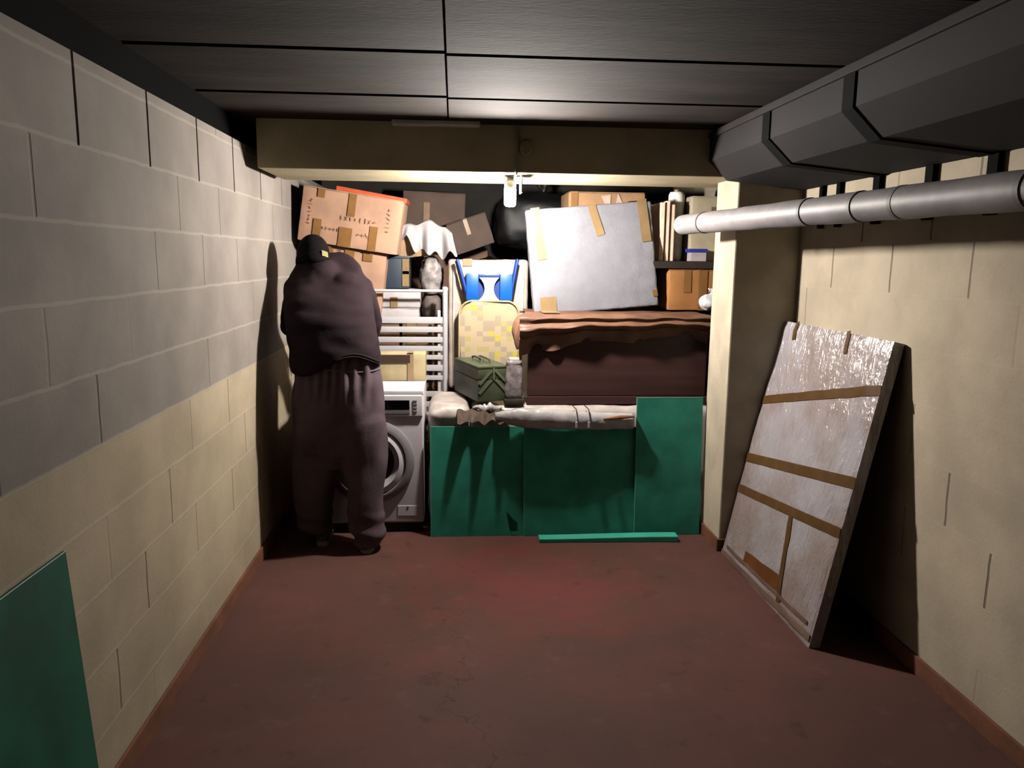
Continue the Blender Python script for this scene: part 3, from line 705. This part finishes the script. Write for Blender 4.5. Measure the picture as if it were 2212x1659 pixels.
PZ = HZ1+.03
bp = thing('bubble_wrapped_board', 'bubble-wrapped rectangular panel tilted on the brown cover, taped at its upper edge', 'panel', (.885, 4.80, PZ-.012), (R(-5), R(-5.2), R(2)), None)
pw, ph, pt = .785, .648, .07
bm = BX((0, 0, ph/2), (pw, pt, ph), .014, None, 3); subdiv(bm, .035); crinkle(bm, .004, 20, 1); obj('bubble_wrap', bm, film('bubble_wrap_bright', (150, 150, 159), .30, .8, 70, .05), bp, True, False)
yf = -pt/2-.0055
def tstrip(parent, x0, z0, x1, z1, wd, mat, y=None, nm='packing_tape'):
    a, b_ = Vector((x0, 0, z0)), Vector((x1, 0, z1)); d = b_-a; bm = bmesh.new()
    add_box(bm, (a+b_)/2+Vector((0, y if y is not None else yf, 0)), (wd, .0015, d.length), Matrix.Rotation(math.atan2(d.x, d.z), 3, 'Y'))
    return obj(nm, bm, mat, parent, False, False)
tstrip(bp, -.335, .655, -.315, .34, .055, m_tapel); tstrip(bp, .015, .645, .06, .46, .05, m_tapel); tstrip(bp, .33, .658, .345, .40, .06, m_tapel); tstrip(bp, -.30, .11, -.30, .0, .10, m_tapel)
bm = bmesh.new(); add_box(bm, (.30, -.0, ph+.006), (.09, .06, .0015)); obj('packing_tape', bm, m_tapel, bp, False, False)
tstrip(bp, .372, .10, .376, .06, .03, m_tape)

tc_ = carton('tall tan cardboard box standing behind the bubble-wrapped panel', (.99, 5.27, ZT+.002), (.50, .36, 1.285), card('cardboard_warm', (186, 146, 106)), tapes=[(.03, .12, .88, 1)], flaps=True)
for x in (-.01, .075):
    bm = bmesh.new(); z = 1.285
    vs = [(-.03, z-.02), (.028, z-.14), (.034, z-.01)] if x < 0 else [(-.004, z), (.032, z-.07), (.03, z-.15), (-.034, z-.14)]
    add_loft(bm, [[(x+a, -.187, c) for a, c in vs], [(x+a, -.1855, c) for a, c in vs]]); obj('torn_paper', bm, M('pale_paper', (222, 196, 178), .8), tc_, False, False)
carton('dark brown cardboard box in the gap right of the bubble-wrapped panel', (1.31, 5.30, ZT+.002), (.13, .26, 1.12), m_cardd, dent=.002)
oc = carton('orange-brown taped cardboard box beside the pillar, under the dark plank', (1.49, 4.92, HZ1+.028), (.30, .27, .245), m_card2, tapes=[(.30, .46, .45, 1), (.62, .80, 0, 1)], flaps=True, dent=.002)
PL = HZ1+.028+.245+.012
single('dark_plank', B2((1.235, 4.80, PL), (1.70, 5.14, PL+.045), .004), M('dark_plank_wood', (40, 28, 22), .7, .2, 5), 'dark plank lying on the orange-brown box by the pillar', 'plank', (1.47, 4.97, PL))
PT = PL+.046
for i, (x, hh, l) in enumerate(((1.30, .36, 'pale pink foam slab upright on the dark plank, left of three'), (1.335, .37, 'pale pink foam slab upright on the dark plank, middle of three'), (1.37, .35, 'pale pink foam slab upright on the dark plank, right of three'))):
    single('foam_slab', B2((x-.014, 4.86+.012*i, PT), (x+.014, 5.12, PT+hh), .004), M('pale_pink_foam', (282, 242, 216), .7, .06), l, 'slab', (x, 5.0, PT), False, 'pink foam slabs on the plank')
wr = thing('plastic_roll', 'bright white plastic roll standing upright behind the end of the pipe', 'roll', (1.44, 5.06, PT))
bm = bmesh.new(); add_loft(bm, [ell((1.44, 5.06, PT+z), .052*k, .052*k, 24) for z, k in ((0, .96), (.05, 1), (.2, .97), (.34, 1.02), (.42, .98), (.44, .8))]); crinkle(bm, .004, 18, 3); obj('roll_body', bm, film('white_film_bright', (300, 296, 286), .3, .4, 20), wr, 'all')
obj('core', TB([(1.44, 5.06, PT+.44), (1.44, 5.06, PT+.455)], .018, 16), m_tapel, wr, True)
carton('pale cream cardboard box behind the pipe, beside the pillar', (1.60, 5.02, PT), (.20, .22, .40), card('cardboard_pale', (200, 188, 160)), tapes=[(.62, .9, .55, .85)], tmat=m_cardd, dent=.002)
sb = thing('lidded_box', 'small white box with a blue lid at the front of the dark plank', 'box', (1.525, 4.85, PT))
obj('box_body', BX((0, 0, .028), (.10, .08, .056), .003), M('greyish_white', (190, 180, 184), .5), sb, False, False)
obj('lid', BX((-.003, 0, .066), (.118, .09, .022), .003), M('blue_lid', (44, 66, 168), .4), sb, False, False, label='blue lid')
blob('carrier_bag', 'scrunched white carrier bag on the cover by the pillar', 'bag', M('white_carrier', (228, 224, 226), .35, .06, 14, .5, 30), (1.545, 4.62, HZ1+.085), (.06, .06, .055), .016, 18, 2, HZ1+.028)

# ------------------------------------------------------------------ wrapped board leaning on the right wall
A = Vector((1.48, 2.93, 0)); B_ = Vector((1.48, 4.0, 0)); C_ = Vector((1.768, 4.07, 1.285)); D_ = Vector((1.768, 2.99, 1.285))
nrm = (B_-A).cross(D_-A).normalized()
if nrm.x > 0: nrm = -nrm                       # towards the room
es = (B_-A).normalized(); et = nrm.cross(es); et = et if et.z > 0 else -et
lb = thing('wrapped_board', 'tall flat board wrapped in clear plastic and brown tape, leaning on right wall', 'board', (A+B_)/2)
nx, ny = 52, 66
def front(u, v, off=0.):
    p = A.lerp(B_, u).lerp(D_.lerp(C_, u), v)
    e = min(u, 1-u, v, 1-v); k = min(1, e/.03)
    dd = (u-.35)*1.4+(1-v)*.0
    fan = math.sin((u*26+(v-1)*9)*1.3+2.5*N((u*3, v*3, 2)))*max(0, (v-.62)/.38)
    fan2 = math.sin((u*18-v*20)+3*N((u*4, v*4, 8)))*max(0, (.42-v)/.42)
    h = .0035*fan+.003*fan2+.005*N((u*7, v*9, 1))+.004*N((u*17, v*13, 5))
    return p+nrm*(h*k+.004+off-.006*(1-k))
bm = grid(nx, ny, front)
bk = .045
vb = [bm.verts.new(p-nrm*bk) for p in (A, B_, C_, D_)]
bd = [e for e in bm.edges if e.is_boundary]
r = bmesh.ops.extrude_edge_only(bm, edges=bd); ev = [g for g in r['geom'] if isinstance(g, bmesh.types.BMVert)]
for v in ev: v.co -= nrm*(bk+.002)
for v in vb: bm.verts.remove(v)
bmesh.ops.contextual_create(bm, geom=[e for e in bm.edges if e.is_boundary])
def film_board():
    m, nt, b = nodes('plastic_wrapped_board')
    tc = nt.nodes.new('ShaderNodeTexCoord'); vec = tc.outputs['Object']
    a = nz(nt, vec, 2.2, 4); f = nz(nt, vec, 34, 3)
    mp = nt.nodes.new('ShaderNodeMapping'); mp.inputs['Scale'].default_value = (40, 40, 9); mp.inputs['Rotation'].default_value = (.45, 0, 0); nt.links.new(vec, mp.inputs[0])
    st = nz(nt, mp.outputs[0], 1., 3, .6, .6)
    c = mix(nt, sstep(nt, a, .38, .62), tuple(v*.36 for v in lin((206, 200, 206))), tuple(v*.33 for v in lin((190, 172, 166))))
    nt.links.new(c, b.inputs['Base Color']); b.inputs['Roughness'].default_value = .24; b.inputs['Specular IOR Level'].default_value = .9
    bump(nt, b, mth(nt, 'ADD', mth(nt, 'MULTIPLY', st, 1.0), mth(nt, 'MULTIPLY', f, .35)), .9, .012)
    return m
obj('plastic_wrap', bm, film_board(), lb, True)
def uv_of(px, py):
    p = FP(px, py, A, nrm); v = p.z/1.285; a = A.lerp(D_, v); b = B_.lerp(C_, v); return (p-a).dot(b-a)/(b-a).length_squared, v
def strip(p, q, wd, mat, nm, off=.004, n=40):
    (u0, v0), (u1, v1) = uv_of(*p), uv_of(*q)
    u0, u1 = [min(max(u, -.004), 1.004) for u in (u0, u1)]; v0, v1 = max(v0, .004), max(v1, .004)
    du, dv = (u1-u0)*1.07, (v1-v0)*1.285; L = math.hypot(du, dv); nu, nv = -dv/L*wd/1.07, du/L*wd/1.285
    bm = grid(n, 3, lambda s, t: front(u0+(u1-u0)*s+nu*(t-.5), max(v0+(v1-v0)*s+nv*(t-.5), .002), off))
    return obj(nm, solid(bm, .0015), mat, lb, True)
m_tapeb = M('brown_tape_strip', (158, 118, 74), .3, .08, 12)
strip((1643, 864), (1912, 846), .042, m_tapeb, 'packing_tape'); strip((1610, 985), (1850, 1046), .046, m_tapeb, 'packing_tape')
strip((1592, 1050), (1815, 1152), .042, m_tapeb, 'packing_tape'); strip((1712, 1110), (1682, 1300), .04, m_tapeb, 'packing_tape')
strip((1725, 695), (1718, 735), .03, m_tapeb, 'packing_tape'); strip((1835, 715), (1828, 765), .03, m_tapeb, 'packing_tape')
strip((1610, 1205), (1690, 1265), .07, M('orange_brown_card', (176, 112, 62), .5, .1), 'exposed_card', .0035)
strip((1560, 1190), (1750, 1378), .03, M('pale_wood_strip', (204, 172, 150), .5, .1), 'wood_batten', .006)
strip((1572, 1180), (1745, 1345), .018, M('pale_wood_strip2', (190, 150, 128), .5, .1), 'wood_batten', .006)

# ------------------------------------------------------------------ person
PX = Vector((-.60, 4.22, 0))
person = thing('person', 'person seen from behind in dark hat, plum jumper and grey sweatpants, bending by left wall', 'person', PX)
m_skin = M('skin', (176, 128, 106), .55, .06)
m_jump = M('plum_jumper', (48, 32, 40), .9, .12, 12, .35, 140, spec=.2)
m_pant = M('grey_sweatpants', (116, 98, 108), .92, .10, 8, .3, 130, spec=.2)
m_hat = M('black_beanie', (20, 17, 19), .95, .15, 30, .5, 120, spec=.1)
HD = Vector((-.785, 4.46, 1.585))
hdir = Vector((-.28, .62, -.30)).normalized()         # where the face looks: down, forward, to the left
hup = Vector((-.10, .42, .90)); hup = (hup-hdir*hup.dot(hdir)).normalized(); hri = hdir.cross(hup).normalized()
def hp(a, b, c): return HD+hri*a+hdir*b+hup*c
# skeleton: right foot by the machine, left foot nearer the wall
J = {'pel': (-.605, 4.22, .95), 'wst': (-.61, 4.235, 1.08), 'chs': (-.65, 4.30, 1.30), 'nck': (-.715, 4.39, 1.475), 'hd0': HD+hup*-.07}
RL = [(-.50, 4.23, .90), (-.475, 4.20, .50), (-.475, 4.155, .09)]; LL = [(-.70, 4.24, .90), (-.725, 4.25, .50), (-.735, 4.27, .09)]
RA = [(-.525, 4.36, 1.43), (-.47, 4.55, 1.22), (-.50, 4.72, 1.12)]; LA = [(-.845, 4.36, 1.42), (-.918, 4.46, 1.20), (-.84, 4.68, 1.13)]
body = bmesh.new()
def limb(bm, pts, rads, seg=14):
    ps, rs = [], []
    for i in range(len(pts)-1):
        for k in range(6):
            t = k/6; ps.append(Vector(pts[i]).lerp(Vector(pts[i+1]), t)); rs.append(rads[i]+(rads[i+1]-rads[i])*t)
    ps.append(Vector(pts[-1])); rs.append(rads[-1]); add_tube(bm, ps, rs, seg)
    add_ball(bm, pts[0], rads[0], 12); add_ball(bm, pts[-1], rads[-1], 12)
add_loft(body, [ell(J['pel']-Vector((0, 0, .08)) if isinstance(J['pel'], Vector) else Vector(J['pel'])-Vector((0, 0, .08)), .15, .11), ell(J['pel'], .17, .12), ell(J['wst'], .15, .11), ell(J['chs'], .14, .09), ell((-.69, 4.38, 1.40), .13, .07), ell(J['nck'], .06, .05)])
limb(body, [J['nck'], J['hd0']], [.055, .055])
limb(body, RL, [.088, .058, .040]); limb(body, LL, [.088, .058, .040])
limb(body, [(-.65, 4.38, 1.41)]+RA, [.05, .058, .042, .028]); limb(body, [(-.74, 4.38, 1.41)]+LA, [.05, .058, .042, .028])
for f, d in ((RL[2], (.03, 1)), (LL[2], (-.10, 1))):
    dv = Vector((d[0], d[1], 0)).normalized(); f = Vector(f); limb(body, [f-dv*.03-Vector((0, 0, .045)), f+dv*.15-Vector((0, 0, .058))], [.038, .028])
# head: skull, jaw, nose, ears, brow and eye bulges
def hball(a, b, c, r): 
    vs = add_ball(body, (0, 0, 0), r, 20); mt = Matrix((( hri.x, hdir.x, hup.x), (hri.y, hdir.y, hup.y), (hri.z, hdir.z, hup.z)))
    for v in vs: v.co = mt @ v.co+hp(a, b, c)
hball(0, -.01, .02, (.074, .095, .092)); hball(0, .03, -.05, (.056, .062, .062))
hball(0, .098, -.02, (.012, .02, .022)); hball(-.077, -.005, -.012, (.010, .02, .03)); hball(.077, -.005, -.012, (.010, .02, .03))
hball(0, .082, -.058, (.024, .012, .006)); hball(0, .080, -.070, (.022, .012, .007)); hball(0, .075, -.098, (.022, .016, .014))
for s in (-1, 1): hball(s*.031, .074, .012, (.014, .012, .010)); hball(s*.031, .080, .028, (.022, .010, .006))
def hand(wr, el, side, grip):
    wr, el = Vector(wr), Vector(el); d = (wr-el).normalized(); d = (d+Vector(grip)*.6).normalized()
    up = Vector((0, 0, 1)); up = (up-d*up.dot(d)).normalized(); sd = d.cross(up)*side
    pc_ = wr+d*.05
    vs = add_ball(body, (0, 0, 0), (.042, .052, .017), 16); mt = Matrix(((sd.x, d.x, up.x), (sd.y, d.y, up.y), (sd.z, d.z, up.z)))
    for v in vs: v.co = mt @ v.co+pc_
    for k, ln in enumerate((.068, .078, .074, .058)):
        o0 = wr+d*.085+sd*(.029-.0195*k); a = .35+.06*k
        p1 = o0+(d*math.cos(a*.5)-up*math.sin(a*.5))*ln*.45; p2 = p1+(d*math.cos(a*1.5)-up*math.sin(a*1.5))*ln*.32; p3 = p2+(d*math.cos(a*2.4)-up*math.sin(a*2.4))*ln*.26
        limb(body, [o0-d*.02, p1, p2, p3], [.009, .0085, .008, .0068], 10)
    t0 = wr+d*.025+sd*.034; limb(body, [t0, t0+sd*.022+d*.026-up*.004, t0+sd*.026+d*.055-up*.014], [.012, .010, .008], 10)
hand(RA[2], RA[1], -1, (0, .2, -.4)); hand(LA[2], LA[1], 1, (0, .2, -.4))
body = remesh(body, .0055, 6, .5)
obj('body', body, m_skin, person, 'all')

# jumper: torso rings measured from the photograph's outline, plus sleeves
def pr(xl, xr, y, Y, b, dy=0., axis=(0, 0, 1), p=2.3):
    a, c = F(xl, y, Y), F(xr, y, Y); m = (a+c)/2
    return ell((m.x, Y+dy, m.z), (c.x-a.x)/2, b, 40, axis, p)
jb = bmesh.new()
add_loft(jb, [pr(628, 827, 806, 4.22, .165), pr(627, 825, 780, 4.22, .17), pr(622, 819, 740, 4.235, .165), pr(616, 811, 700, 4.255, .17),
              pr(612, 806, 665, 4.28, .17, 0, (0, -.2, 1)), pr(614, 798, 630, 4.315, .165, 0, (0, -.4, 1)), pr(624, 790, 600, 4.35, .155, 0, (0, -.6, 1)), pr(636, 776, 577, 4.385, .13, 0, (0, -.8, 1)), pr(652, 758, 562, 4.42, .085, 0, (0, -.9, 1)), pr(670, 735, 555, 4.44, .05, 0, (0, -.9, 1))])
limb(jb, [(-.60, 4.36, 1.43), RA[0], RA[1], Vector(RA[1]).lerp(Vector(RA[2]), .85)], [.09, .085, .062, .046])
limb(jb, [(-.76, 4.36, 1.44), LA[0], LA[1], Vector(LA[1]).lerp(Vector(LA[2]), .85)], [.09, .085, .062, .046])
limb(jb, [(-.715, 4.40, 1.475), J['hd0']], [.11, .088])
jb = remesh(jb, .011, 8, .6)
def folds(p):
    return 1
jb.normal_update()
hem = 1.0
for v in jb.verts:
    n = v.normal.copy(); p = v.co
    d = .006*math.sin(p.z*46+p.x*26+3*N(p, 4))*max(0, 1.25-p.z)/.3+.010*N(p, 7, 2)+.006*N((p.x*3, p.y*3, p.z*9), 2.5, 4)
    v.co += n*d
# hem line: raised at the small of the back, low on the left
def hemz(x):
    u = (x+.86)/.47
    return .965+.125*math.exp(-((u-.72)/.36)**2)
low = [v for v in jb.verts if v.co.z < 1.2]
for v in low:
    if v.co.y < 4.30:
        h_ = hemz(v.co.x)
        if v.co.z < h_: v.co.z = h_+(v.co.z-h_)*.12; v.co.y += .004
jo = obj('jumper', jb, m_jump, person, 'all')
bm = bmesh.new()   # hem welt along the back
pts = []
for k in range(25):
    x = -.845+k/24*.445; t = (x+.622)/.228; y = 4.225-.163*max(0, 1-abs(t)**2.3)**(1/2.3); pts.append((x, y, hemz(x)+.004))
add_tube(bm, pts, .007, 8); obj('hem', bm, m_jump, jo, 'all')

# trousers
tr = bmesh.new()
add_loft(tr, [pr(652, 806, 745, 4.225, .125), pr(648, 812, 768, 4.225, .14), pr(640, 818, 790, 4.225, .15), pr(634, 828, 830, 4.225, .165), pr(631, 832, 880, 4.225, .17), pr(631, 833, 920, 4.225, .165), pr(632, 832, 970, 4.225, .13), pr(650, 815, 1005, 4.225, .07)])
def leg(rows):
    add_loft(tr, [pr(*r) for r in rows])
leg([(742, 822, 850, 4.215, .10), (734, 833, 905, 4.215, .14), (736, 834, 960, 4.205, .13), (740, 834, 1000, 4.195, .12), (750, 832, 1050, 4.18, .11), (749, 830, 1100, 4.165, .105), (752, 831, 1130, 4.15, .095), (760, 831, 1150, 4.145, .092), (768, 828, 1165, 4.14, .085), (770, 826, 1176, 4.14, .075)])
leg([(642, 730, 850, 4.235, .10), (631, 737, 905, 4.235, .14), (632, 737, 960, 4.245, .13), (634, 733, 1000, 4.25, .12), (636, 722, 1045, 4.255, .11), (638, 717, 1100, 4.262, .105), (642, 716, 1130, 4.268, .10), (648, 716, 1150, 4.27, .085)])
tr = remesh(tr, .009, 5, .5); tr.normal_update()
for v in tr.verts:
    p = v.co; n = v.normal.copy()
    top = max(0, (p.z-.80)/.25); lowk = max(0, (.26-p.z)/.26)
    d = .009*N((p.x*5, p.y*5, p.z*2.0), 2.2, 1)+.010*math.sin(p.x*120+N(p, 5)*3)*min(1, top)+.012*lowk*math.sin(p.z*70+p.x*14+N(p, 6)*2)
    d += .014*math.sin((p.x-p.z*.35)*30+N(p, 3)*2)*max(0, 1-abs(p.z-.5)/.4)
    v.co += n*d
to_ = obj('sweatpants', tr, m_pant, person, 'all')
bm = bmesh.new(); pts = []
for k in range(40):
    t = k/40*2*math.pi; pts.append(Vector((-.612+.214*math.cos(t)*1.02, 4.225+.152*math.sin(t), 1.008+.012*math.sin(t*2))))
add_tube(bm, pts+[pts[0]], .0028, 6); obj('waist_seam', bm, M('pale_thread', (150, 136, 146), .9), to_, 'all')
# shoes
m_shoe = M('grey_trainer', (112, 102, 108), .8, .15, 20); m_sole = M('pale_sole', (190, 176, 156), .7, .1); m_sk = M('white_trim', (196, 190, 196), .7)
for f, d in ((RL[2], (.03, 1)), (LL[2], (-.10, 1))):
    dv = Vector((d[0], d[1], 0)).normalized(); sv = Vector((dv.y, -dv.x, 0)); c = Vector((f[0], f[1]-.02, 0))
    def srow(t, wd, z0, z1, n=20):
        o = c+dv*t; return [o+sv*wd*math.cos(k/n*2*math.pi)+Vector((0, 0, z0+(z1-z0)*(.5+.5*math.sin(k/n*2*math.pi)))) for k in range(n)]
    sh = bmesh.new(); add_loft(sh, [srow(-.062, .020, .03, .085), srow(-.05, .036, .022, .118), srow(-.015, .040, .02, .122), srow(.04, .042, .02, .105), srow(.11, .048, .02, .078), srow(.17, .044, .02, .062), srow(.20, .026, .022, .048)])
    so = obj('shoe', sh, m_shoe, person, 'all')
    bm = bmesh.new(); outl = [(-.068, .0), (-.06, .026), (-.03, .036), (.04, .038), (.11, .05), (.17, .046), (.205, .022), (.212, 0)]
    ring = [c+dv*t+sv*q for t, q in outl]+[c+dv*t-sv*q for t, q in outl[::-1][1:-1]]
    add_loft(bm, [[p+Vector((0, 0, z)) for p in ring] for z in (.0, .028)]); bmesh.ops.bevel(bm, geom=[e for e in bm.edges if abs(e.verts[0].co.z-e.verts[1].co.z) < .001], offset=.004, segments=2, affect='EDGES')
    obj('sole', bm, m_sole, so, True, label='pale shoe sole')
    bm = bmesh.new(); add_box(bm, c+sv*.040+dv*.0+Vector((0, 0, .07)), (.004, .05, .05)); obj('shoe_trim', bm, m_sk, so)
# beanie with a small yellow-olive tag at the back
bm = bmesh.new(); mt = Matrix(((hri.x, hdir.x, hup.x), (hri.y, hdir.y, hup.y), (hri.z, hdir.z, hup.z)))
rings = []
for k in range(13):
    t = k/12; z = -.045+.175*t; rr = math.sqrt(max(0.001, 1-max(0, (z-.02)/.112)**2)) if z > .02 else 1.0
    rib = .003 if k < 4 else 0
    rings.append([hp((.088+rib)*rr*math.cos(a)*(1+.012*math.sin(a*11)), -.012+(.108+rib)*rr*math.sin(a), z-(.035*math.cos(a-math.pi/2) * -1 if k < 4 else 0)*.5) for a in [i/36*2*math.pi for i in range(36)]])
add_loft(bm, rings); bn = obj('beanie', bm, m_hat, person, 'all')
bm = bmesh.new(); rings = []
for z, rr in ((-.052, .100), (-.030, .104), (-.006, .102), (.006, .096)):
    rings.append([hp(.92*rr*math.cos(a), -.012+1.12*rr*math.sin(a), z+.0175*math.sin(a)) for a in [i/36*2*math.pi for i in range(36)]])
add_loft(bm, rings); obj('beanie_cuff', bm, m_hat, bn, 'all')
bm = bmesh.new()
g = []
for a in range(-8, 9, 4):
    t = R(-90+24+a*1.5); g.append(((.099)*math.cos(t), -.012+.121*math.sin(t)))
add_loft(bm, [[hp(x*1.0, y, -.022+.0175*math.sin(R(-66))) for x, y in g]+[hp(x*.97, y*.97, -.022-.016) for x, y in g[::-1]],
              [hp(x*1.0, y, .010-.016) for x, y in g]+[hp(x*.97, y*.97, .010-.016) for x, y in g[::-1]]])
obj('hat_tag', bm, M('olive_yellow_tag', (140, 130, 62), .7), bn, label='small yellow-olive tag')
